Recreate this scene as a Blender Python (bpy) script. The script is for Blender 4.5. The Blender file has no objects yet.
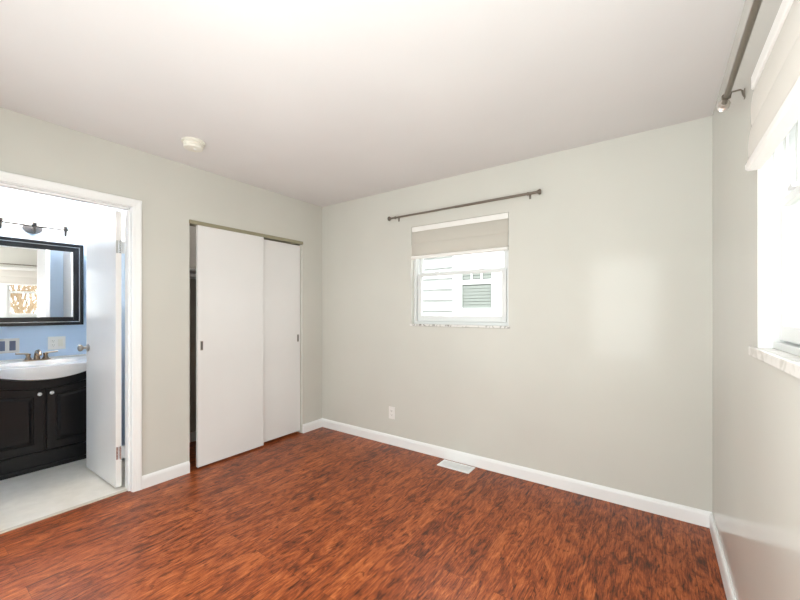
import bpy, bmesh, math, random
from mathutils import Vector, Matrix
C = bpy.context.scene.collection
S = bpy.context.scene
PI = math.pi

# ------------------------------------------------------------------ camera
H = 2.44            # ceiling height
W = 3.314           # room width (left wall x=0, right wall x=W, back wall y=0)
NEAR = -3.35        # wall behind the camera
cam = bpy.data.cameras.new('camera'); co = bpy.data.objects.new('camera', cam); C.objects.link(co)
cam.sensor_width = 36; cam.lens = 365.62*36/800; cam.shift_y = 0.01355; cam.clip_start = 0.02
co.location = (3.0425, -2.8345, 1.2847); co.rotation_euler = (PI/2, 0, 0.6113)
S.camera = co

# ------------------------------------------------------------------ world, sun, big lights, exposure
w = bpy.data.worlds.new('sky'); S.world = w; w.use_nodes = True
bg = w.node_tree.nodes['Background']; bg.inputs[0].default_value = (0.96, 0.98, 1.0, 1); bg.inputs[1].default_value = 3.8
S.view_settings.view_transform = 'Standard'; S.view_settings.look = 'None'
S.view_settings.gamma = 1; S.view_settings.use_curve_mapping = False; S.view_settings.exposure = 0.71

def light(name, kind, loc, target, energy, color=(1, 1, 1), **kw):
    l = bpy.data.lights.new(name, kind); o = bpy.data.objects.new(name, l); C.objects.link(o)
    l.energy = energy; l.color = color; o.location = loc
    d = Vector(target) - Vector(loc); o.rotation_euler = d.to_track_quat('-Z', 'Y').to_euler()
    for k, v in kw.items(): setattr(l, k, v)
    return o, l
light('bounce_flash', 'AREA', (2.5, -2.65, .55), (2.5, -2.2, 3), 10, (.95, 1, 1), shape='RECTANGLE', size=1.4, size_y=1.1, spread=math.radians(160))
light('fill_panel', 'AREA', (1.2, -3.32, .95), (2.5, 0, .8), 17, (.955, 1, .99), shape='RECTANGLE', size=2.0, size_y=1.7)  # unseen fill panel added behind the camera to even out the room
light('patch_panel', 'AREA', (2.65, -3.32, 1.32), (2.5, 0, 1.25), 29, (.955, 1, .985), shape='RECTANGLE', size=.80, size_y=1.45)  # unseen panel added to make the bright patch on the back wall
for nm, loc, tg, sx, sy in (('portal_back', (1.64, .16, 1.6), (1.64, -1, 1.6), .9, .9),
                            ('portal_right', (W+.16, -1.86, 1.6), (0, -1.86, 1.6), 1.35, .9)):
    o, l = light(nm, 'AREA', loc, tg, 1, shape='RECTANGLE', size=sx, size_y=sy)
    l.cycles.is_portal = True

# ------------------------------------------------------------------ materials
def mat(name, col, rough=.5, metal=0., spec=.5, **kw):
    m = bpy.data.materials.new(name); m.use_nodes = True
    b = m.node_tree.nodes['Principled BSDF']
    b.inputs['Base Color'].default_value = (*col, 1); b.inputs['Roughness'].default_value = rough
    b.inputs['Metallic'].default_value = metal; b.inputs['Specular IOR Level'].default_value = spec
    for k, v in kw.items(): b.inputs[k].default_value = v
    return m
def N(m, t, **kw):
    n = m.node_tree.nodes.new(t)
    for k, v in kw.items():
        if hasattr(n, k): setattr(n, k, v)
        else: n.inputs[k.replace('_', ' ')].default_value = v
    return n
def L(m, a, b): m.node_tree.links.new(a, b)
def paint(name, col, rough, bump=.06, scale=180, var=.02, spec=.5):
    """rolled wall paint: faint orange peel and a barely uneven tone"""
    m = mat(name, col, rough, spec=spec); b = m.node_tree.nodes['Principled BSDF']
    tc = N(m, 'ShaderNodeTexCoord'); n = N(m, 'ShaderNodeTexNoise'); n.inputs['Scale'].default_value = scale
    L(m, tc.outputs['Object'], n.inputs['Vector'])
    bp = N(m, 'ShaderNodeBump'); bp.inputs['Strength'].default_value = bump; bp.inputs['Distance'].default_value = .001
    L(m, n.outputs['Fac'], bp.inputs['Height']); L(m, bp.outputs['Normal'], b.inputs['Normal'])
    n2 = N(m, 'ShaderNodeTexNoise'); n2.inputs['Scale'].default_value = 1.7; L(m, tc.outputs['Object'], n2.inputs['Vector'])
    r = N(m, 'ShaderNodeValToRGB'); r.color_ramp.elements[0].position = .3; r.color_ramp.elements[1].position = .7
    r.color_ramp.elements[0].color = (*[c*(1-var) for c in col], 1); r.color_ramp.elements[1].color = (*[min(1, c*(1+var)) for c in col], 1)
    L(m, n2.outputs['Fac'], r.inputs['Fac']); L(m, r.outputs['Color'], b.inputs['Base Color'])
    return m

M = {}
M['wall'] = paint('greige_wall_paint', (.64, .635, .585), .13, spec=.11)
M['ceiling'] = paint('ceiling_paint', (.765, .755, .75), .85, .1, 90)
M['trim'] = paint('white_trim_paint', (.90, .91, .91), .35, .02)
M['closet_door'] = paint('white_door_paint', (.81, .808, .80), .45, .02)
M['bath_door'] = paint('gloss_door_paint', (.86, .845, .82), .25, .02)
M['blue'] = paint('blue_wall_paint', (.52, .665, .84), .4)
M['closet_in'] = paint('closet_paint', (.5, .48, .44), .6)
M['vinyl'] = mat('white_vinyl', (.74, .76, .755), .35)
M['track'] = mat('bronze_track', (.33, .31, .21), .45, .2)
M['steel'] = mat('brushed_nickel', (.42, .39, .35), .32, 1.)
M['rod'] = mat('pewter_rod', (.24, .21, .175), .35, .85)
M['rod_cap'] = mat('satin_cap', (.62, .58, .54), .3, .9)
M['fixture'] = mat('antique_nickel', (.016, .016, .016), .5, 0)
M['chrome'] = mat('chrome', (.75, .76, .78), .12, 1.)
M['bronze'] = mat('faucet_bronze', (.33, .24, .17), .22, 1.)
M['mirror'] = mat('mirror_silver', (.92, .93, .93), .015, 1.)
M['black_wood'] = mat('espresso_wood', (.0065, .0065, .0075), .32, spec=.35)
M['black_frame'] = mat('black_frame', (.008, .008, .009), .25)
M['silver_line'] = mat('silver_bead', (.5, .51, .53), .3, 1.)
M['porcelain'] = mat('porcelain', (.88, .87, .85), .12)
M['plastic'] = mat('white_plastic', (.84, .83, .80), .35)
M['ivory'] = mat('ivory_plastic', (.80, .78, .70), .4)
M['dark'] = mat('dark_slot', (.02, .02, .02), .6)
M['rocker'] = mat('smoky_rocker', (.12, .15, .24), .25)
M['hem'] = paint('white_hem_fabric', (.86, .85, .82), .8, .2, 500)
M['siding'] = mat('white_siding', (.62, .63, .63), .6)
M['blind'] = mat('grey_green_blind', (.24, .26, .235), .6)
M['bark'] = mat('pale_bark', (.42, .31, .20), .9)
M['grass'] = mat('winter_grass', (.12, .115, .07), .9)

def fabric(name, col, trans):
    m = paint(name, col, .9, .3, 420, .03); b = m.node_tree.nodes['Principled BSDF']
    t = N(m, 'ShaderNodeBsdfTranslucent'); t.inputs[0].default_value = (*col, 1)
    mx = N(m, 'ShaderNodeMixShader'); mx.inputs[0].default_value = trans
    L(m, b.outputs[0], mx.inputs[1]); L(m, t.outputs[0], mx.inputs[2])
    L(m, mx.outputs[0], m.node_tree.nodes['Material Output'].inputs['Surface'])
    return m
M['linen'] = fabric('oatmeal_linen', (.66, .63, .57), .25)
M['cream'] = fabric('cream_linen', (.78, .75, .70), .18)

def glass():
    m = bpy.data.materials.new('window_glass'); m.use_nodes = True; nt = m.node_tree; nt.nodes.clear()
    o = N(m, 'ShaderNodeOutputMaterial'); t = N(m, 'ShaderNodeBsdfTransparent'); t.inputs[0].default_value = (.97, .985, .98, 1)
    g = N(m, 'ShaderNodeBsdfGlossy'); g.inputs['Roughness'].default_value = .01
    lw = N(m, 'ShaderNodeLayerWeight'); lw.inputs['Blend'].default_value = .5
    p5 = N(m, 'ShaderNodeMath', operation='POWER'); L(m, lw.outputs['Facing'], p5.inputs[0]); p5.inputs[1].default_value = 5
    f = N(m, 'ShaderNodeMath', operation='MULTIPLY_ADD'); L(m, p5.outputs[0], f.inputs[0]); f.inputs[1].default_value = .7; f.inputs[2].default_value = .012
    mx = N(m, 'ShaderNodeMixShader')
    L(m, f.outputs[0], mx.inputs[0]); L(m, t.outputs[0], mx.inputs[1]); L(m, g.outputs[0], mx.inputs[2]); L(m, mx.outputs[0], o.inputs[0])
    return m
M['glass'] = glass()
def lamp_glass():
    m = mat('lit_frosted_glass', (.95, .95, .93), .5); b = m.node_tree.nodes['Principled BSDF']
    b.inputs['Emission Color'].default_value = (1, .88, .76, 1); b.inputs['Emission Strength'].default_value = 52
    return m
M['lamp'] = lamp_glass()

def marble():
    m = mat('speckled_marble', (.8, .8, .78), .3); b = m.node_tree.nodes['Principled BSDF']
    tc = N(m, 'ShaderNodeTexCoord'); n = N(m, 'ShaderNodeTexNoise'); n.inputs['Scale'].default_value = 22; n.inputs['Detail'].default_value = 5
    n.inputs['Distortion'].default_value = 1.2
    L(m, tc.outputs['Object'], n.inputs['Vector'])
    r = N(m, 'ShaderNodeValToRGB'); e = r.color_ramp.elements
    e[0].position = .36; e[0].color = (.22, .21, .19, 1); e[1].position = .5; e[1].color = (.78, .77, .74, 1)
    L(m, n.outputs['Fac'], r.inputs['Fac']); L(m, r.outputs['Color'], b.inputs['Base Color'])
    return m
M['marble'] = marble()
def pale_marble():
    m = mat('pale_marble', (.8, .8, .78), .25); b = m.node_tree.nodes['Principled BSDF']
    tc = N(m, 'ShaderNodeTexCoord'); n = N(m, 'ShaderNodeTexNoise'); n.inputs['Scale'].default_value = 9; n.inputs['Detail'].default_value = 6
    n.inputs['Distortion'].default_value = 1.5; L(m, tc.outputs['Object'], n.inputs['Vector'])
    r = N(m, 'ShaderNodeValToRGB'); e = r.color_ramp.elements
    e[0].position = .38; e[0].color = (.66, .64, .60, 1); e[1].position = .5; e[1].color = (.82, .80, .77, 1)
    L(m, n.outputs['Fac'], r.inputs['Fac']); L(m, r.outputs['Color'], b.inputs['Base Color'])
    return m
M['pale_marble'] = pale_marble()

def tile():
    m = mat('bath_vinyl', (.74, .72, .68), .35); b = m.node_tree.nodes['Principled BSDF']
    tc = N(m, 'ShaderNodeTexCoord'); n = N(m, 'ShaderNodeTexNoise'); n.inputs['Scale'].default_value = 14; n.inputs['Detail'].default_value = 6
    L(m, tc.outputs['Object'], n.inputs['Vector'])
    r = N(m, 'ShaderNodeValToRGB'); e = r.color_ramp.elements
    e[0].position = .35; e[0].color = (.80, .76, .68, 1); e[1].position = .65; e[1].color = (.86, .82, .74, 1)
    L(m, n.outputs['Fac'], r.inputs['Fac']); L(m, r.outputs['Color'], b.inputs['Base Color'])
    return m
M['tile'] = tile()

def wood():
    """hand-scraped reddish laminate, boards running along y"""
    m = mat('red_laminate', (.3, .08, .03), .3, spec=.25); b = m.node_tree.nodes['Principled BSDF']; 
    tc = N(m, 'ShaderNodeTexCoord'); sp = N(m, 'ShaderNodeSeparateXYZ'); L(m, tc.outputs['Object'], sp.inputs[0])
    sw = N(m, 'ShaderNodeCombineXYZ'); L(m, sp.outputs['Y'], sw.inputs['X']); L(m, sp.outputs['X'], sw.inputs['Y'])
    br = N(m, 'ShaderNodeTexBrick'); L(m, sw.outputs[0], br.inputs['Vector'])
    br.offset = .37; br.inputs['Scale'].default_value = 1; br.inputs['Brick Width'].default_value = 1.22; br.inputs['Row Height'].default_value = .128
    br.inputs['Mortar Size'].default_value = .0006; br.inputs['Mortar Smooth'].default_value = .1
    br.inputs['Color1'].default_value = (0, 0, 0, 1); br.inputs['Color2'].default_value = (1, 1, 1, 1); br.inputs['Mortar'].default_value = (.5, .5, .5, 1)
    # shift the grain from board to board
    off = N(m, 'ShaderNodeVectorMath', operation='MULTIPLY'); L(m, br.outputs['Color'], off.inputs[0]); off.inputs[1].default_value = (7.3, 3.1, 0)
    ad = N(m, 'ShaderNodeVectorMath', operation='ADD'); L(m, sw.outputs[0], ad.inputs[0]); L(m, off.outputs[0], ad.inputs[1])
    def noise(scl, vec, detail=4, dist=0., rough=.55):
        mp = N(m, 'ShaderNodeMapping'); mp.inputs['Scale'].default_value = vec; L(m, ad.outputs[0], mp.inputs['Vector'])
        n = N(m, 'ShaderNodeTexNoise'); n.inputs['Scale'].default_value = scl; n.inputs['Detail'].default_value = detail
        n.inputs['Distortion'].default_value = dist; n.inputs['Roughness'].default_value = rough
        L(m, mp.outputs[0], n.inputs['Vector']); return n
    big = noise(4.2, (1.0, 3.0, 1), 6, 2.2, .62)        # swirling figure
    fine = noise(26, (.35, 4.2, 1), 8, 1.0, .75)        # streaks
    ramp = N(m, 'ShaderNodeValToRGB'); e = ramp.color_ramp.elements
    e[0].position = .385; e[0].color = (.070, .018, .006, 1)
    e[1].position = .64; e[1].color = (.60, .180, .052, 1)
    x = e.new(.45); x.color = (.20, .042, .012, 1)
    x = e.new(.53); x.color = (.37, .088, .023, 1)
    def math_(op, a, bb):
        n = N(m, 'ShaderNodeMath', operation=op)
        for i, v in enumerate((a, bb)):
            if isinstance(v, (int, float)): n.inputs[i].default_value = v
            else: L(m, v, n.inputs[i])
        return n.outputs[0]
    mix = math_('ADD', math_('MULTIPLY', big.outputs['Fac'], .5), math_('MULTIPLY', fine.outputs['Fac'], .5))
    bw = N(m, 'ShaderNodeRGBToBW'); L(m, br.outputs['Color'], bw.inputs[0])
    mix = math_('ADD', mix, math_('MULTIPLY', math_('SUBTRACT', bw.outputs[0], .5), .05))
    hair = noise(70, (.12, 3.4, 1), 4, .6, .7)
    mix = math_('ADD', mix, math_('MULTIPLY', math_('SUBTRACT', hair.outputs['Fac'], .5), .34))
    L(m, mix, ramp.inputs['Fac'])
    # dark scraped marks
    kn = noise(9, (.8, 2.2, 1), 3, 2.5, .5); kr = N(m, 'ShaderNodeValToRGB'); k = kr.color_ramp.elements
    k[0].position = .56; k[0].color = (1, 1, 1, 1); k[1].position = .70; k[1].color = (.34, .28, .24, 1)
    L(m, kn.outputs['Fac'], kr.inputs['Fac'])
    mu = N(m, 'ShaderNodeMix', data_type='RGBA', blend_type='MULTIPLY'); mu.inputs[0].default_value = 1
    L(m, ramp.outputs['Color'], mu.inputs[6]); L(m, kr.outputs['Color'], mu.inputs[7])
    mm = N(m, 'ShaderNodeMix', data_type='RGBA'); L(m, br.outputs['Fac'], mm.inputs[0]); L(m, mu.outputs[2], mm.inputs[6]); mm.inputs[7].default_value = (.05, .015, .008, 1)
    L(m, mm.outputs[2], b.inputs['Base Color'])
    bp = N(m, 'ShaderNodeBump'); bp.inputs['Strength'].default_value = .4; bp.inputs['Distance'].default_value = .003
    L(m, mix, bp.inputs['Height']); L(m, bp.outputs['Normal'], b.inputs['Normal'])
    rr = N(m, 'ShaderNodeMapRange'); rr.inputs['To Min'].default_value = .24; rr.inputs['To Max'].default_value = .42
    L(m, fine.outputs['Fac'], rr.inputs['Value']); L(m, rr.outputs[0], b.inputs['Roughness'])
    return m
M['wood'] = wood()

# ------------------------------------------------------------------ mesh helpers
def box(bm, x0, x1, y0, y1, z0, z1, bev=0., seg=2):
    x0, x1 = sorted((x0, x1)); y0, y1 = sorted((y0, y1)); z0, z1 = sorted((z0, z1))
    r = bmesh.ops.create_cube(bm, size=1)
    for v in r['verts']:
        v.co = Vector(((x0+x1)/2+v.co.x*(x1-x0), (y0+y1)/2+v.co.y*(y1-y0), (z0+z1)/2+v.co.z*(z1-z0)))
    if bev:
        es = {e for v in r['verts'] for e in v.link_edges}
        bmesh.ops.bevel(bm, geom=list(es), offset=bev, segments=seg, affect='EDGES', profile=.6)
    return bm
def tube(bm, p0, p1, r0, r1=None, n=20):
    p0, p1 = Vector(p0), Vector(p1); r1 = r0 if r1 is None else r1
    d = p1-p0; q = d.to_track_quat('Z', 'Y').to_matrix().to_4x4()
    bmesh.ops.create_cone(bm, cap_ends=True, segments=n, radius1=r0, radius2=r1, depth=d.length, matrix=Matrix.Translation((p0+p1)/2) @ q)
    return bm
def lathe(bm, prof, origin, axis=(0, 0, 1), n=32):
    """prof: list of (radius, distance along axis); closed with caps where the radius is zero"""
    q = Vector(axis).to_track_quat('Z', 'Y').to_matrix(); o = Vector(origin); rings = []
    for r, h in prof:
        if r < 1e-6: rings.append([bm.verts.new(o+q @ Vector((0, 0, h)))])
        else: rings.append([bm.verts.new(o+q @ Vector((r*math.cos(2*PI*i/n), r*math.sin(2*PI*i/n), h))) for i in range(n)])
    for a, b in zip(rings, rings[1:]):
        for i in range(n):
            j = (i+1) % n
            if len(a) == 1 and len(b) == 1: continue
            if len(a) == 1: bm.faces.new((a[0], b[j], b[i]))
            elif len(b) == 1: bm.faces.new((a[i], a[j], b[0]))
            else: bm.faces.new((a[i], a[j], b[j], b[i]))
    return bm
def sweep(bm, pts, r, n=12):
    """round bar along a polyline"""
    pts = [Vector(p) for p in pts]; rings = []
    for i, p in enumerate(pts):
        d = (pts[min(i+1, len(pts)-1)]-pts[max(i-1, 0)]).normalized(); q = d.to_track_quat('Z', 'Y').to_matrix()
        rr = r[i] if isinstance(r, (list, tuple)) else r
        rings.append([bm.verts.new(p+q @ Vector((rr*math.cos(2*PI*k/n), rr*math.sin(2*PI*k/n), 0))) for k in range(n)])
    for a, b in zip(rings, rings[1:]):
        best = min(range(n), key=lambda s: (a[0].co-b[s].co).length)
        for k in range(n): bm.faces.new((a[k], a[(k+1) % n], b[(k+1+best) % n], b[(k+best) % n]))
    bm.faces.new(rings[0]); bm.faces.new(rings[-1])
    return bm
def prism(bm, poly, axis, a, b):
    """extrude a 2D outline along axis from a to b. axis 0: poly is (y,z); axis 1: (x,z); axis 2: (x,y)"""
    def P(p, t): return (t, p[0], p[1]) if axis == 0 else (p[0], t, p[1]) if axis == 1 else (p[0], p[1], t)
    A = [bm.verts.new(P(p, a)) for p in poly]; B = [bm.verts.new(P(p, b)) for p in poly]; n = len(poly)
    fa = bm.faces.new(A); fb = bm.faces.new(B)
    for i in range(n): bm.faces.new((A[i], A[(i+1) % n], B[(i+1) % n], B[i]))
    return fa, fb
def new(): return bmesh.new()
def wloc(o):
    v = Vector((0, 0, 0))
    while o: v += o.location; o = o.parent
    return v
def obj(name, bm, m, parent=None, origin=None, smooth=False):
    bmesh.ops.recalc_face_normals(bm, faces=bm.faces)
    o = Vector(origin) if origin is not None else Vector((0, 0, 0))
    shift = (wloc(parent) if parent else Vector((0, 0, 0)))+o
    bmesh.ops.translate(bm, verts=bm.verts, vec=-shift)
    me = bpy.data.meshes.new(name); bm.to_mesh(me); bm.free(); me.materials.append(m)
    for p in me.polygons: p.use_smooth = bool(smooth)
    if smooth:
        try: me.set_sharp_from_angle(angle=math.radians(35))
        except Exception: pass
    ob = bpy.data.objects.new(name, me); C.objects.link(ob); ob.location = o
    if parent: ob.parent = parent
    return ob
def thing(name, loc, label=None, cat=None, group=None, kind=None):
    o = bpy.data.objects.new(name, None); C.objects.link(o); o.location = loc; o.empty_display_size = .1
    return tag(o, label, cat, group, kind)
def tag(o, label=None, cat=None, group=None, kind=None):
    for k, v in (('label', label), ('category', cat), ('group', group), ('kind', kind)):
        if v: o[k] = v
    return o
def struct(name, bm, m, label, cat, smooth=False, origin=None):
    return tag(obj(name, bm, m, smooth=smooth, origin=origin), label, cat, kind='structure')

# ------------------------------------------------------------------ room shell
WT = .12                      # partition thickness
DY0, DY1, DZ = -1.80, -2.56, 2.02     # bathroom doorway
CY0, CY1, CZ = -1.413, -.277, 2.01    # closet opening
B0, B1, BZ0, BZ1 = 1.185, 2.095, 1.165, 2.06     # back window opening
R0, R1, RZ0, RZ1 = -2.54, -1.184, 1.165, 2.06    # right window opening

struct('floor', box(new(), -.065, W+.1, NEAR-.1, .1, -.08, 0), M['wood'], 'reddish brown hand-scraped laminate floor of the bedroom', 'floor')
struct('ceiling', box(new(), -1.75, W+.1, NEAR-.1, .1, H, H+.1), M['ceiling'], 'plain off-white bedroom ceiling', 'ceiling')
bm = new()
for y0, y1, z0, z1 in ((.10, CY1, 0, H), (CY1, CY0, CZ, H), (CY0, DY0, 0, H), (DY0, DY1, DZ, H), (DY1, NEAR-.1, 0, H)):
    box(bm, 0, -.06, y0, y1, z0, z1)
struct('wall_left', bm, M['wall'], 'greige wall with the bathroom doorway and the sliding closet', 'wall')
def wall_with_hole(axis, a0, a1, t0, t1, h0, h1, z0, z1):
    bm = new()
    def bb(u0, u1, p, q):
        box(bm, *((u0, u1, t0, t1) if axis == 0 else (t0, t1, u0, u1)), p, q)
    bb(a0, h0, 0, H); bb(h1, a1, 0, H); bb(h0, h1, 0, z0); bb(h0, h1, z1, H)
    return bm
struct('wall_back', wall_with_hole(0, 0, W, 0, .14, B0, B1, BZ0-.02, BZ1), M['wall'], 'semi-gloss greige wall with the small window', 'wall')
struct('wall_right', wall_with_hole(1, NEAR-.1, .14, W, W+.14, R0, R1, RZ0-.03, RZ1), M['wall'], 'greige wall at the right edge with the wide window', 'wall')
struct('wall_front', box(new(), -.06, W+.14, NEAR, NEAR-.12, 0, H), M['wall'], 'greige wall behind the viewpoint', 'wall')
# bathroom
BX = -1.55; BS = -1.62
struct('floor_bathroom', box(new(), BX-.1, -.065, NEAR-.1, BS+.1, -.08, .002), M['tile'], 'pale cream bathroom floor beyond the doorway', 'floor')
bm = new()
for y0, y1, z0, z1 in ((BS, DY0, 0, H), (DY0, DY1, DZ, H), (DY1, NEAR, 0, H)):
    box(bm, -.06, -WT, y0, y1, z0, z1)
struct('wall_bathroom_inner', bm, M['blue'], 'blue bathroom side of the doorway wall', 'wall')
struct('wall_bathroom_vanity', box(new(), BX, BX-.1, NEAR-.1, BS+.12, 0, H), M['blue'], 'light blue bathroom wall behind the vanity and mirror', 'wall')
struct('wall_bathroom_side', box(new(), BX, -WT, BS, BS+.05, 0, H), M['blue'], 'deep blue bathroom wall glimpsed behind the open door', 'wall')
struct('wall_bathroom_front', box(new(), BX, -.06, NEAR, NEAR-.12, 0, H), M['blue'], 'blue bathroom wall out of sight to the left', 'wall')
# closet
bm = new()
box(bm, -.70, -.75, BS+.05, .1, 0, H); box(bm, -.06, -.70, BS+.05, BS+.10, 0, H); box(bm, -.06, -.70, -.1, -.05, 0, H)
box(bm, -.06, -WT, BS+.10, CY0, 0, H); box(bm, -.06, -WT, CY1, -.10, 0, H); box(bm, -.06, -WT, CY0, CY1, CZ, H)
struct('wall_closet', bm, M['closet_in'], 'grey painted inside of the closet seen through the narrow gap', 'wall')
struct('floor_closet', box(new(), -.065, -.75, BS+.1, .05, -.08, 0), M['wood'], 'dark shaded wood floor inside the closet', 'floor')
# baseboards
def base_profile(h=.092, t=.014): return [(0, 0), (t, 0), (t, h-.022), (t*.75, h-.008), (t*.3, h), (0, h)]
bm = new()
prism(bm, [(p, z) for p, z in base_profile()], 1, -.015, CY1); 
A = [(p, z) for p, z in base_profile()]
prism(bm, A, 1, CY0-.003, DY0+.0535); prism(bm, A, 1, DY1-.065, NEAR)
struct('baseboard_left', bm, M['trim'], 'white baseboard along the closet wall', 'baseboard')
bm = new(); prism(bm, [(-p, z) for p, z in base_profile()], 0, 0, W)
struct('baseboard_back', bm, M['trim'], 'long white baseboard below the small window', 'baseboard')
bm = new(); prism(bm, [(W-p, z) for p, z in base_profile()], 1, -.015, NEAR)
struct('baseboard_right', bm, M['trim'], 'white baseboard along the right wall', 'baseboard')
bm = new(); prism(bm, [(BS-p, z) for p, z in base_profile(.1)], 0, -.98, -WT)
struct('baseboard_bathroom', bm, M['trim'], 'white baseboard behind the open bathroom door', 'baseboard')
bm = new(); prism(bm, [(-.70+p, z) for p, z in base_profile()], 1, BS+.1, -.1)
struct('baseboard_closet', bm, M['trim'], 'white baseboard at the back of the closet', 'baseboard')

# doorway casing and jamb
def casing(bm, y_in, z_in, side):
    """moulded leg; side=+1 casing lies towards +y of the opening"""
    pts = [(0, 0), (0, .010), (.010, .013), (.014, .010), (.02, .012), (.040, .016), (.050, .016), (.054, .012), (.054, 0)]
    prism(bm, [(x, y_in+side*(p+.004)) for p, x in pts], 2, 0, z_in+.0555)
bm = new(); casing(bm, DY0-.004, DZ, 1); casing(bm, DY1+.004, DZ, -1)
pts = [(0, 0), (0, .0102), (.010, .0132), (.014, .0102), (.02, .0122), (.040, .0162), (.050, .0162), (.054, .0122), (.054, 0)]
prism(bm, [(x, DZ+p+.002) for p, x in pts], 1, DY1-.0535, DY0+.0535)
struct('trim_1', bm, M['trim'], 'white moulded casing around the bathroom doorway', 'door casing')
bm = new()
for y, s in ((DY0, -1), (DY1, 1)):
    box(bm, .004, -WT-.004, y, y+s*.004, 0, DZ); box(bm, -.03, -.062, y, y+s*.014, 0, DZ, .002)
box(bm, .004, -WT-.004, DY0, DY1, DZ-.004, DZ); box(bm, -.03, -.062, DY0, DY1, DZ-.014, DZ, .002)
struct('trim_2', bm, M['trim'], 'white jamb lining and stop of the bathroom doorway', 'door jamb')
struct('trim_3', box(new(), -.045, -.078, DY0-.004, DY1+.004, 0, .006, .002), mat('pale_threshold', (.62, .56, .48), .5), 'thin threshold strip where wood meets bathroom floor', 'threshold')

# bathroom door, open into the bathroom
d = thing('door_1', (-.125, -1.825, 0), 'white flush bathroom door standing open against the blue wall', 'door', kind='structure')
obj('door_leaf', box(new(), -.742, -.125, -1.86, -1.825, .018, 2.0, .002), M['bath_door'], d)
for z in (.262, 1.745):
    bm = new(); box(bm, -.1235, -.126, -1.857, -1.828, z-.045, z+.045); box(bm, -.121, -.1235, -1.835, -1.806, z-.045, z+.045)
    h = obj('hinge', bm, M['chrome'], d)
    bm = new(); tube(bm, (-.119, -1.83, z-.048), (-.119, -1.83, z+.048), .006, n=12); obj('hinge_pin', bm, M['chrome'], h, smooth=True)
bm = new()
lathe(bm, [(0, 0), (.03, 0), (.031, .004), (.027, .009), (.011, .012), (.010, .028), (.016, .034), (.025, .042), (.027, .052), (.023, .061), (.012, .066), (0, .067)], (-.695, -1.86, .99), (0, -1, 0), 28)
obj('door_knob', bm, M['steel'], d, smooth=True)
d.rotation_euler = (0, 0, math.radians(.6))

t = thing('door_4', (-.36, BS, 0), 'white linen closet door on the blue wall behind the open bathroom door', 'door', kind='structure')
obj('door_leaf', box(new(), -.58, -.14, BS-.014, BS-.0005, .01, 2.0, .002), M['trim'], t)

# closet: track, two sliding doors, shelf, rod
bm = new(); box(bm, .007, -.020, CY0-.004, CY1+.004, CZ-.028, CZ+.001, .001); box(bm, -.020, -.112, CY0, CY1, CZ-.022, CZ)
struct('trim_4', bm, M['track'], 'thin olive-bronze track strip above the sliding closet doors', 'closet track')
def slider(name, x, y0, y1, top, pull_y, label, pz=1.0, bot=.014):
    r = thing(name, (x, (y0+y1)/2, 0), label, 'closet door', kind='structure')
    obj('door_leaf', box(new(), x, x-.030, y0, y1, bot, top, .0015), M['closet_door'], r)
    bm = new(); box(bm, x+.0015, x-.002, pull_y-.011, pull_y+.011, pz-.038, pz+.038, .001)
    p = obj('door_pull', bm, M['steel'], r)
    bm = new(); box(bm, x+.0022, x+.0012, pull_y-.007, pull_y+.007, pz-.032, pz+.032); obj('pull_cup', bm, mat('pull_recess', (.16, .15, .14), .5, .6), p)
slider('door_2', .002, -1.349, -.742, 1.981, -1.318, 'white sliding closet door at the left, in front of the other')
slider('door_3', -.031, -.85, -.284, 1.969, -.312, 'white sliding closet door at the right, behind the other', bot=.026)
t = thing('closet_shelf', (-.5, -.85, 1.66), 'white shelf board high inside the dark closet gap', 'shelf')
obj('shelf_board', box(new(), -.45, -.70, BS+.105, -.105, 1.655, 1.675, .002), M['trim'], t)
obj('cleat', box(new(), -.68, -.70, BS+.105, -.105, 1.60, 1.655, .002), M['trim'], t)
bm = new(); tube(bm, (-.42, BS+.1, 1.60), (-.42, -.1, 1.60), .014)
tag(obj('closet_rod', bm, mat('white_rod', (.7, .7, .68), .4), smooth=True, origin=(-.42, -.85, 1.60)), 'pale hanging rod below the shelf in the closet gap', 'closet rod')

t = thing('closet_fill', (-.24, -.70, H), 'added unseen bulb on the closet ceiling to light the gap', 'added fill light')  # bulb added out of sight to brighten the closet gap
bm = new(); lathe(bm, [(0, 0), (.05, 0), (.045, .02), (.02, .03), (.018, .05), (0, .05)], (-.24, -.70, H), (0, 0, -1), 20); obj('fill_holder', bm, M['plastic'], t, smooth=True)
bm = new(); lathe(bm, [(0, .05), (.012, .052), (.02, .065), (.03, .09), (.022, .115), (0, .122)], (-.24, -.70, H), (0, 0, -1), 20)
mb = mat('fill_bulb', (.9, .9, .88), .4); nb = mb.node_tree.nodes['Principled BSDF']; nb.inputs['Emission Color'].default_value = (1, .95, .9, 1); nb.inputs['Emission Strength'].default_value = 65
obj('bulb', bm, mb, t, smooth=True)

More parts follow.
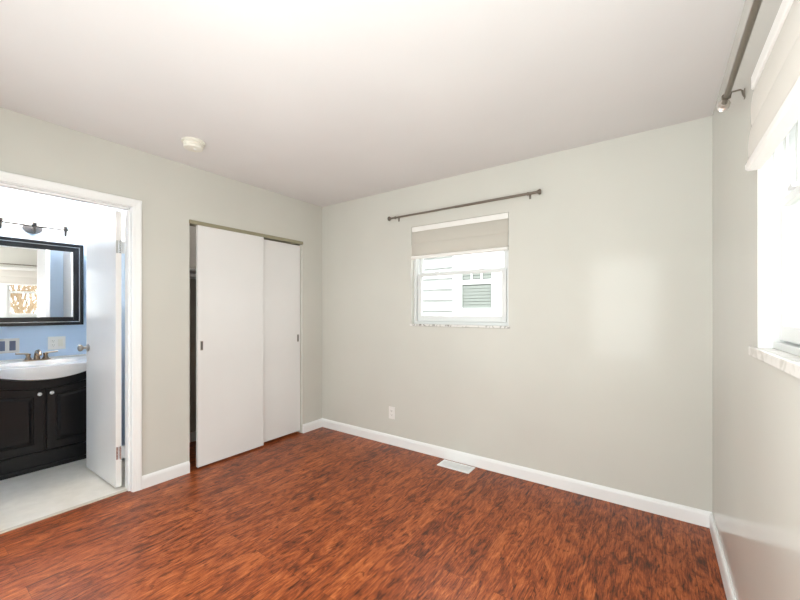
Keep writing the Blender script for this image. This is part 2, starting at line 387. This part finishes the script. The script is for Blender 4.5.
# ------------------------------------------------------------------ windows
def window(name, axis, w0, w1, z0, z1, wall, out, label, mull=None, sill_m='marble', sill=(.012, .012, .018), d0=.03):
    """single-hung vinyl window in a drywall return. axis = direction along the wall; out = +1 outward"""
    if axis == 0: loc = ((w0+w1)/2, wall, z0)
    else: loc = (wall, (w0+w1)/2, z0)
    r = thing(name, loc, label, 'window', kind='structure')
    def bb(bm, u0, u1, t0, t1, a, b, bev=.002):
        t0, t1 = wall+out*t0, wall+out*t1
        if axis == 0: box(bm, u0, u1, t0, t1, a, b, bev)
        else: box(bm, t0, t1, u0, u1, a, b, bev)
    def ring(bm, u0, u1, a, b, wd, t0, t1, wb=None, wt=None):
        wb = wb or wd; wt = wt or wd
        bb(bm, u0, u0+wd, t0, t1, a, b); bb(bm, u1-wd, u1, t0, t1, a, b)
        bb(bm, u0+wd, u1-wd, t0, t1, a, a+wb); bb(bm, u0+wd, u1-wd, t0, t1, b-wt, b)
    f = new(); ring(f, w0, w1, z0, z1, .026, d0, d0+.085, .022)
    ring(f, w0+.0261, w1-.0261, z0+.0221, z1-.0261, .012, d0+.022, d0+.03, .010)
    if mull is not None: bb(f, mull-.03, mull+.03, d0-.002, d0+.085, z0, z1)
    obj('window_frame', f, M['vinyl'], r)
    spans = [(w0+.038, w1-.038)] if mull is None else [(w0+.038, mull-.03), (mull+.03, w1-.038)]
    mz = z0+.46
    for u0, u1 in spans:
        s = new(); ring(s, u0, u1, z0+.03, mz, .036, d0+.008, d0+.034, .045, .024)
        lo = obj('lower_sash', s, M['vinyl'], r)
        g = new(); bb(g, u0+.03, u1-.03, d0+.019, d0+.023, z0+.07, mz-.02, 0); obj('window_pane', g, M['glass'], lo)
        g = new()
        for uu in (u0+(u1-u0)*.25, u0+(u1-u0)*.75): bb(g, uu-.022, uu+.022, d0-.002, d0+.012, mz, mz+.012, .002)
        obj('sash_lock', g, M['vinyl'], lo)
        s = new(); ring(s, u0, u1, mz-.012, z1-.032, .030, d0+.042, d0+.066, .026, .034)
        up = obj('upper_sash', s, M['vinyl'], r)
        g = new(); bb(g, u0+.024, u1-.024, d0+.052, d0+.056, mz+.01, z1-.06, 0); obj('window_pane', g, M['glass'], up)
    if axis == 1:
        g = new(); bb(g, w0, w0+.003, .0005, d0, z0, z1, 0); bb(g, w1-.003, w1, .0005, d0, z0, z1, 0); bb(g, w0, w1, .0005, d0, z1-.003, z1, 0); obj('return_lining', g, M['trim'], r)
    pr, horn, th = sill
    g = new(); bb(g, w0-horn, w1+horn, -pr, -.0005, z0-th, z0, .003); bb(g, w0+.0005, w1-.0005, 0, d0+.03, z0-th, z0, 0)
    obj('window_sill', g, M[sill_m], r)
    return r
window('window_1', 0, B0, B1, BZ0, BZ1, 0, 1, 'small white single-hung window in the back wall', d0=.045)
window('window_2', 1, R0, R1, RZ0, RZ1, W, 1, 'bright white window at the right edge', mull=-1.86, sill_m='pale_marble', sill=(.016, .04, .03), d0=.035)

def shade(label, axis, w0, w1, zt, zb, wall, inn, m_cloth, m_rail, d=.0):
    """roman shade; axis along wall, inn = direction into the room"""
    loc = ((w0+w1)/2, wall, zt) if axis == 0 else (wall, (w0+w1)/2, zt)
    r = thing('roman_shade', loc, label, 'window shade')
    def pr(bm, poly):
        poly = [(wall+inn*(p+d), z) for p, z in poly]
        prism(bm, poly, 0 if axis == 0 else 1, w0, w1)
    b = new(); pr(b, [(-.03, zt-.045), (.008, zt-.045), (.010, zt-.040), (.010, zt-.003), (.008, zt), (-.03, zt)]); obj('head_rail', b, m_rail, r)
    # cloth: a front line with shallow folds, closed by a parallel back line
    n = 40; z1 = zt-.045; z0 = zb+.03; f = []
    for i in range(n+1):
        t = i/n; z = z1+(z0-z1)*t
        f.append((.002+.012*t+.006*abs(math.sin(t*PI*2.0))**.6*(1 if t > .02 else 0), z))
    bk = [(p-.005, z) for p, z in reversed(f)]
    b = new(); pr(b, f+bk); obj('shade_cloth', b, m_cloth, r, smooth=True)
    b = new(); pr(b, [(-.012, zb+.034), (.020, zb+.036), (.021, zb+.030), (.012, zb+.026), (-.012, zb+.028)]); obj('fold', b, m_cloth, r)
    b = new(); pr(b, [(-.014, zb), (.018, zb), (.024, zb+.006), (.025, zb+.02), (.018, zb+.027), (-.014, zb+.027)]); obj('bottom_rail', b, m_rail, r)
    return r
shade('oatmeal roman shade half drawn in the small back window', 0, B0+.004, B1-.004, 2.058, 1.762, 0, -1, M['linen'], M['hem'], -.012)
shade('cream roman shade above the bright window at the right edge', 1, R0+.004, R1-.004, 2.055, 1.745, W, -1, M['cream'], M['hem'], .006)

# ------------------------------------------------------------------ curtain rods
def rod(axis, a0, a1, wall, inn, off, z, brk, label, cap_len, cap_r, m_cap):
    mid = (a0+a1)/2
    loc = (mid, wall, z) if axis == 0 else (wall, mid, z)
    r = thing('curtain_rod', loc, label, 'curtain rod')
    def P(a, o, zz): return (a, wall+inn*o, zz) if axis == 0 else (wall+inn*o, a, zz)
    b = new(); tube(b, P(a0, off, z), P(mid+.1, off, z), .0082, n=20); obj('rod', b, M['rod'], r, smooth=True)
    b = new(); tube(b, P(mid, off, z), P(a1, off, z), .0096, n=20); obj('rod_sleeve', b, M['rod'], r, smooth=True)
    for a, s in ((a0, -1), (a1, 1)):
        ax = (s, 0, 0) if axis == 0 else (0, s, 0); R_ = cap_r; l = cap_len
        b = new(); lathe(b, [(0, -.002), (.011, -.002), (.013, .006), (R_*.75, .010), (R_*.75, .014), (R_, .018), (R_, l*.55), (R_*.72, l*.62), (R_*.72, l*.7), (R_*.96, l*.76), (R_*.9, l*.92), (R_*.55, l), (0, l+.001)], P(a, off, z), ax, 28)
        obj('finial', b, m_cap, r, smooth=True)
    for a in brk:
        b = new()
        sweep(b, [P(a, .001, z-.018), P(a, .006, z-.006), P(a, .007, z+.006), P(a, .012, z+.013), P(a, off, z+.012), P(a, off+.012, z+.006)], .0032, 8)
        sweep(b, [P(a, off-.013, z+.008), P(a, off-.011, z-.008), P(a, off, z-.013), P(a, off+.011, z-.008), P(a, off+.012, z+.006)], .003, 8)
        k = obj('bracket', b, M['rod'], r, smooth=True)
        b = new()
        if axis == 0: box(b, a-.008, a+.008, wall, wall+inn*.003, z-.024, z+.012, .001)
        else: box(b, wall, wall+inn*.003, a-.008, a+.008, z-.024, z+.012, .001)
        obj('wall_plate', b, M['rod'], k)
    return r
rod(0, .995, 2.325, 0, -1, .062, 2.155, (1.045, 2.26), 'slim pewter curtain rod on the back wall above the small window', .030, .021, M['rod'])
rod(1, -2.86, -.925, W, -1, .052, 2.103, (-.975, -2.76), 'thick nickel curtain rod at the top right, above the bright window', .040, .021, M['rod_cap'])

# ------------------------------------------------------------------ small fittings in the bedroom
t = thing('smoke_detector', (.455, -1.60, H), 'round ivory smoke detector on the ceiling', 'smoke detector')
bm = new(); lathe(bm, [(0, 0), (.072, 0), (.072, .010), (.069, .013), (0, .013)], (.455, -1.60, H), (0, 0, -1), 40); obj('mounting_plate', bm, M['ivory'], t, smooth=True)
bm = new(); lathe(bm, [(0, .012), (.062, .012), (.0625, .026), (.056, .032), (.056, .036), (.060, .039), (.055, .050), (.03, .056), (0, .057)], (.455, -1.60, H), (0, 0, -1), 40); obj('cover', bm, M['ivory'], t, smooth=True)
bm = new(); lathe(bm, [(0, .056), (.010, .056), (.009, .059), (0, .059)], (.455+.02, -1.60, H), (0, 0, -1), 16); obj('test_button', bm, M['plastic'], t, smooth=True)

def outlet_face(parent, cx, plane, cz, axis, s):
    """two receptacles on a plate. s: outward direction sign along the plate normal"""
    for dz in (.0195, -.0195):
        b = new(); 
        def bb(u0, u1, t0, t1, a, c, bev=0.):
            if axis == 0: box(b, u0, u1, plane+s*t0, plane+s*t1, a, c, bev)
            else: box(b, plane+s*t0, plane+s*t1, u0, u1, a, c, bev)
        bb(cx-.017, cx+.017, .004, .0075, cz+dz-.014, cz+dz+.014, .0012); f = obj('receptacle', b, M['plastic'], parent)
        b = new(); bb(cx-.0075, cx-.0055, .0072, .0079, cz+dz-.002, cz+dz+.008); bb(cx+.0055, cx+.0075, .0072, .0079, cz+dz-.002, cz+dz+.006)
        bb(cx-.002, cx+.002, .0072, .0079, cz+dz-.010, cz+dz-.006); obj('slots', b, M['dark'], f)
t = thing('electrical_outlet', (.962, 0, .305), 'white duplex outlet low on the back wall above the baseboard', 'outlet')
obj('cover_plate', box(new(), .962-.035, .962+.035, 0, -.005, .305-.058, .305+.058, .002), M['plastic'], t)
outlet_face(t, .962, 0, .305, 0, -1)

t = thing('floor_register', (1.69, -.10, 0), 'white metal floor register beside the back baseboard', 'floor vent')
bm = new(); x0, x1, y0, y1 = 1.547, 1.833, -.168, -.034
for a in ((x0, x1, y0, y0+.020), (x0, x1, y1-.020, y1), (x0, x0+.020, y0+.020, y1-.020), (x1-.020, x1, y0+.020, y1-.020)): box(bm, *a, 0, .006, .0015)
obj('frame', bm, M['trim'], t)
bm = new()
for i in range(29):
    x = x0+.022+i*(x1-x0-.044)/28; box(bm, x-.0028, x+.0028, y0+.018, y1-.018, .001, .005)
box(bm, x0+.018, x1-.018, (y0+y1)/2-.003, (y0+y1)/2+.003, .001, .0055)
obj('louvers', bm, M['trim'], t)
obj('damper', box(new(), x0+.018, x1-.018, y0+.018, y1-.018, .0002, .0012), mat('grey_damper', (.62, .60, .57), .6), t)

# ------------------------------------------------------------------ bathroom vanity, sink, faucet
VC = -2.055; HW = .425     # centre and half width
def arc(y, lo, hi): return lo+(hi-lo)*min(1, ((y-VC)/HW)**2)
t = thing('bathroom_vanity', (-1.25, VC, 0), 'black vanity cabinet with two raised-panel doors below the white basin', 'vanity')
ys = [VC-HW+.01+(2*HW-.02)*i/24 for i in range(25)]
bm = new(); prism(bm, [(ys[0], 0.10)]+[(ys[-1], .10)]+[(y, arc(y, .712, .832)) for y in reversed(ys)], 0, -1.54, -1.05)
obj('cabinet_body', bm, M['black_wood'], t)
bm = new(); prism(bm, [(y, arc(y, .704, .818)) for y in ys]+[(y, arc(y, .722, .837)) for y in reversed(ys)], 0, -1.052, -1.028)
obj('top_moulding', bm, M['black_wood'], t)
bm = new(); box(bm, -1.54, -1.03, ys[0], ys[-1], 0.002, .14, .002); box(bm, -1.54, -1.01, ys[0], ys[-1], .002, .035, .006); obj('plinth', bm, M['black_wood'], t)
for s in (-1, 1):
    ya, yb = VC+s*.008, VC+s*(HW-.045)
    yy = [ya+(yb-ya)*i/14 for i in range(15)]
    bm = new(); rings = []
    for ins, x in ((0, -1.0495), (0, -1.032), (.003, -1.029), (.058, -1.029), (.063, -1.038), (.070, -1.038), (.088, -1.029)):
        a, b = (ya+s*ins, yb-s*ins); yy = [a+(b-a)*i/14 for i in range(15)]
        rings.append([bm.verts.new((x, y, z)) for y, z in [(a, .155+ins), (b, .155+ins)]+[(y, arc(y, .650, .752)-ins) for y in reversed(yy)]])
    for p, q in zip(rings, rings[1:]):
        for k in range(len(p)): bm.faces.new((p[k], p[(k+1) % len(p)], q[(k+1) % len(p)], q[k]))
    bm.faces.new(rings[0]); bm.faces.new(rings[-1])
    dr = obj('door', bm, M['black_wood'], t)
    ky = VC+s*.036
    bm = new(); lathe(bm, [(0, 0), (.006, 0), (.005, .010), (.013, .016), (.0145, .022), (.010, .028), (0, .029)], (-1.029, ky, .615), (1, 0, 0), 20)
    obj('knob', bm, M['porcelain'], dr, smooth=True)

t = thing('sink', (-1.25, VC, .85), 'white bow-front basin top on the black vanity', 'sink')
bm = new(); NY, NX = 56, 30; top = []
def front(y): return -1.035+.165*(1-min(1, abs((y-VC)/(HW+.01)))**2.0)
for i in range(NY+1):
    y = VC-HW-.01+(2*HW+.02)*i/NY; row = []; xf = front(y)-.012
    for j in range(NX+1):
        x = BX+.002+(xf-BX-.002)*j/NX
        e = math.hypot((y-VC)/.235, (x+1.185)/.165)
        z = .85
        if e < 1: z -= .115*(1-e**2.6)
        elif e < 1.18: z += .003*math.sin((e-1)/.18*PI)
        row.append(bm.verts.new((x, y, z)))
    # rolled rim and apron
    for dx, dz in ((.008, -.003), (.012, -.011)): row.append(bm.verts.new((xf+dx, y, .85+dz)))
    zb = arc(y, .742, .840)
    row.append(bm.verts.new((xf+.010, y, .85-.6*(.85-zb))))
    row.append(bm.verts.new((xf+.000, y, zb+.006))); row.append(bm.verts.new((xf-.012, y, zb)))
    row.append(bm.verts.new((-1.055, y, zb+.002)));  row.append(bm.verts.new((BX+.002, y, .80)))
    top.append(row)
for a, b in zip(top, top[1:]):
    for j in range(len(a)-1): bm.faces.new((a[j], a[j+1], b[j+1], b[j]))
    bm.faces.new((a[-1], a[0], b[0], b[-1]))
bm.faces.new(top[0]); bm.faces.new(top[-1])
obj('basin', bm, M['porcelain'], t, smooth=True)
obj('backsplash', box(new(), BX+.001, BX+.018, VC-HW-.008, VC+HW+.008, .85, .862, .004), M['porcelain'], t)
obj('side_splash', box(new(), -1.50, -1.16, VC+HW-.006, VC+HW+.008, .8505, .905, .004), M['porcelain'], t)
bm = new(); lathe(bm, [(0, 0), (.02, 0), (.021, .003), (.008, .004), (0, .002)], (-1.185, VC, .7355), (0, 0, 1), 20); obj('drain', bm, M['chrome'], t, smooth=True)

FX = -1.41; FY = -2.035
t = thing('faucet', (FX, FY, .852), 'low bronze two-handle faucet at the back of the basin', 'faucet')
bm = new(); box(bm, FX-.026, FX+.026, FY-.085, FY+.085, .8505, .862, .005); obj('base_plate', bm, M['bronze'], t, smooth=True)
bm = new(); sweep(bm, [(FX-.005, FY, .86), (FX-.002, FY, .90), (FX+.02, FY, .928), (FX+.06, FY, .935), (FX+.10, FY, .922), (FX+.118, FY, .905)], [.022, .019, .017, .015, .013, .012], 16); obj('spout', bm, M['bronze'], t, smooth=True)
for s in (-1, 1):
    y = FY+s*.055
    bm = new(); lathe(bm, [(0, 0), (.024, 0), (.022, .008), (.015, .022), (.014, .036), (.018, .042), (.017, .052), (0, .056)], (FX, y, .86), (0, 0, 1), 20)
    h = obj('handle_base', bm, M['bronze'], t, smooth=True)
    bm = new(); sweep(bm, [(FX, y, .909), (FX+.008, y+s*.03, .916), (FX+.012, y+s*.078, .920)], [.010, .007, .0075], 12); obj('lever', bm, M['steel'], h, smooth=True)

# framed mirror, hung a touch askew
t = thing('wall_mirror', (-1.545, VC, 1.534), 'black framed mirror over the bathroom basin', 'mirror')
mz0, mz1, my0, my1 = 1.152, 1.916, -2.43, -1.697; fw = .075
bm = new()
def frame_ring(bm, x0, x1, i0, i1, bev=.003):
    """mitre-less ring between insets i0 and i1 of the outline"""
    a0, a1, b0, b1 = my0+i0, my1-i0, mz0+i0, mz1-i0; wd = i1-i0
    box(bm, x0, x1, a0, a0+wd, b0, b1, bev); box(bm, x0, x1, a1-wd, a1, b0, b1, bev)
    box(bm, x0, x1, a0+wd, a1-wd, b0, b0+wd, bev); box(bm, x0, x1, a0+wd, a1-wd, b1-wd, b1, bev)
frame_ring(bm, -1.547, -1.500, 0, .028); frame_ring(bm, -1.547, -1.508, .033, fw); obj('frame', bm, M['black_frame'], t)
bm = new(); frame_ring(bm, -1.547, -1.505, .028, .033, 0); obj('bead', bm, M['silver_line'], t)
obj('glass', box(new(), -1.535, -1.515, my0+.06, my1-.06, mz0+.06, mz1-.06), M['mirror'], t)
t.location.x += .012
t.rotation_euler = (0, 0, math.radians(-1.8))

# vanity light
LY = -2.04; LX = -1.465; LZ = 2.035
t = thing('vanity_light', (BX, LY, LZ), 'nickel three-lamp vanity light bar above the mirror', 'wall light')
bm = new(); 
pl = [(LY+.068*math.cos(a), LZ-.006+(.052 if math.sin(a) < 0 else .022)*math.sin(a)) for a in [2*PI*i/40 for i in range(40)]]
prism(bm, pl, 0, BX, BX+.018); prism(bm, [(LY+(y-LY)*.82, LZ+(z-LZ)*.82) for y, z in pl], 0, BX+.018, BX+.026)
obj('back_plate', bm, mat('dark_nickel', (.20, .20, .21), .3, 1.), t)
bm = new(); tube(bm, (BX+.02, LY, LZ-.015), (LX, LY, LZ-.004), .009); obj('stem', bm, M['steel'], t, smooth=True)
bm = new(); tube(bm, (LX, LY-.24, LZ), (LX, LY+.24, LZ), .009, n=14); obj('bar', bm, M['fixture'], t, smooth=True)
for dy in (-.207, 0, .207):
    y = LY+dy
    bm = new(); lathe(bm, [(0, -.062), (.006, -.060), (.010, -.05), (.012, -.012), (.008, .002), (.018, .010), (.020, .034), (.016, .040), (0, .040)], (LX, y, LZ), (0, 0, 1), 20)
    a = obj('socket', bm, M['fixture'], t, smooth=True)
    bm = new(); lathe(bm, [(0, .036), (.022, .036), (.040, .055), (.052, .09), (.056, .13), (.060, .15), (.056, .15), (.050, .10), (.036, .06), (0, .042)], (LX, y, LZ), (0, 0, 1), 28)
    obj('lamp_shade', bm, M['lamp'], a, smooth=True)

# wall plates in the bathroom
t = thing('switch_plate', (BX, -1.877, .985), 'white two-gang plate with outlet on the blue wall right of the faucet', 'outlet')
obj('cover_plate', box(new(), BX, BX+.006, -1.877-.062, -1.877+.062, .985-.06, .985+.06, .002), M['plastic'], t)
outlet_face(t, -1.877-.025, BX+.002, .985, 1, 1)
obj('rocker', box(new(), BX+.005, BX+.010, -1.877+.010, -1.877+.042, .985-.033, .985+.033, .002), M['ivory'], t)
t = thing('metal_switch_plate', (BX, -2.19, .982), 'brushed metal plate with dark rockers left of the faucet', 'switch plate')
obj('cover_plate', box(new(), BX, BX+.005, -2.19-.068, -2.19+.068, .982-.063, .982+.063, .002), mat('satin_plate', (.55, .56, .57), .35, .8), t)
for dy in (-.038, .026): obj('rocker', box(new(), BX+.004, BX+.010, -2.19+dy-.019, -2.19+dy+.019, .982-.042, .982+.042, .003), M['rocker'], t)

# ------------------------------------------------------------------ outside
struct('ground', box(new(), -14, 30, -22, 18, -.7, -.6), M['grass'], 'faded winter lawn outside the windows', 'ground')
HY = 3.3
t = thing('neighbor_house', (.3, HY, -.6), 'white sided house next door seen through the small window', 'house')
def siding(x0, x1, z0, z1):
    bm = new(); z = z0
    while z < z1-.01:
        prism(bm, [(HY, z), (HY-.006, z), (HY-.006, z+.045), (HY-.075, z+.045), (HY-.015, z+.2), (HY, z+.2)], 0, x0, x1); z += .20
    return bm
obj('siding', siding(-6.5, -.03, -.55, 3.1), M['siding'], t)
obj('siding', siding(1.25, 5.5, -.55, 3.1), M['siding'], t)
obj('siding', siding(-.03, 1.25, -.55, .70), M['siding'], t)
bm = new(); box(bm, -6.6, 5.6, HY, HY+.2, -.6, 3.2); obj('wall_panel', bm, M['siding'], t)
bm = new(); prism(bm, [(HY-.45, 3.1), (HY-.45, 3.22), (HY+3, 4.9), (HY+6.4, 3.22), (HY+6.4, 3.1)], 0, -7, 6); obj('roof', bm, mat('grey_shingle', (.16, .16, .17), .9), t)
bm = new()
for a in ((-.03, .12, .70, 3.1), (.74, 1.25, .70, 3.1), (.12, .74, .70, 1.30), (.12, .74, 2.02, 3.1)): box(bm, a[0], a[1], HY-.06, HY, a[2], a[3])
wn = obj('window_surround', bm, M['siding'], t)
bm = new(); 
for a in ((.12, .15, 1.30, 2.02), (.71, .74, 1.30, 2.02), (.15, .71, 1.30, 1.335), (.15, .71, 1.99, 2.02), (.15, .71, 1.76, 1.84)): box(bm, a[0], a[1], HY-.05, HY-.02, a[2], a[3])
for x in (.337, .523): box(bm, x-.014, x+.014, HY-.045, HY-.03, 1.84, 1.99)
obj('window_frame', bm, M['vinyl'], t)
bm = new(); z = 1.34
while z < 1.98: box(bm, .15, .71, HY-.028, HY-.02, z, z+.045); z += .058
obj('blind', bm, M['blind'], t)
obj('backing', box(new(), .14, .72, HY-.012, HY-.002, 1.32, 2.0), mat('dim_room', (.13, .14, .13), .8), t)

random.seed(4)
def branch(bm, p, d, ln, r, lev):
    q = p+d*ln
    tube(bm, p, q, r, r*.62, 6)
    if lev == 0: return
    for k in range(3 if lev > 1 else 3):
        nd = (d+Vector((random.uniform(-.6, .6), random.uniform(-.6, .6), random.uniform(-.05, .55)))).normalized()
        branch(bm, p+d*ln*random.uniform(.55, 1), nd, ln*random.uniform(.6, .8), r*.6, lev-1)
def tree(x, y, h):
    t = thing('bare_tree', (x, y, -.6), 'tan leafless tree outside, reflected in the bathroom mirror', 'tree', 'leafless trees beyond the right window')
    bm = new(); p = Vector((x, y, -.6)); d = Vector((random.uniform(-.08, .08), random.uniform(-.08, .08), 1)).normalized()
    tube(bm, p, p+d*h*.35, .07, .05, 8); obj('trunk', bm, M['bark'], t, smooth=True)
    bm = new()
    for k in range(7):
        nd = (d+Vector((random.uniform(-.45, .45), random.uniform(-.45, .45), 0))).normalized()
        branch(bm, p+d*h*random.uniform(.12, .35), nd, h*.24, .035, 3)
    obj('branches', bm, M['bark'], t, smooth=True)
for x, y, h in ((7.4, -1.9, 4.2), (8.0, .3, 4.6), (9.3, -1.0, 4.8), (9.4, 1.8, 4.4), (12.0, -.9, 4.2), (12.2, 1.4, 5.0), (7.3, 2.6, 4.3), (11.8, -2.6, 4.8)):
    tree(x, y, h)
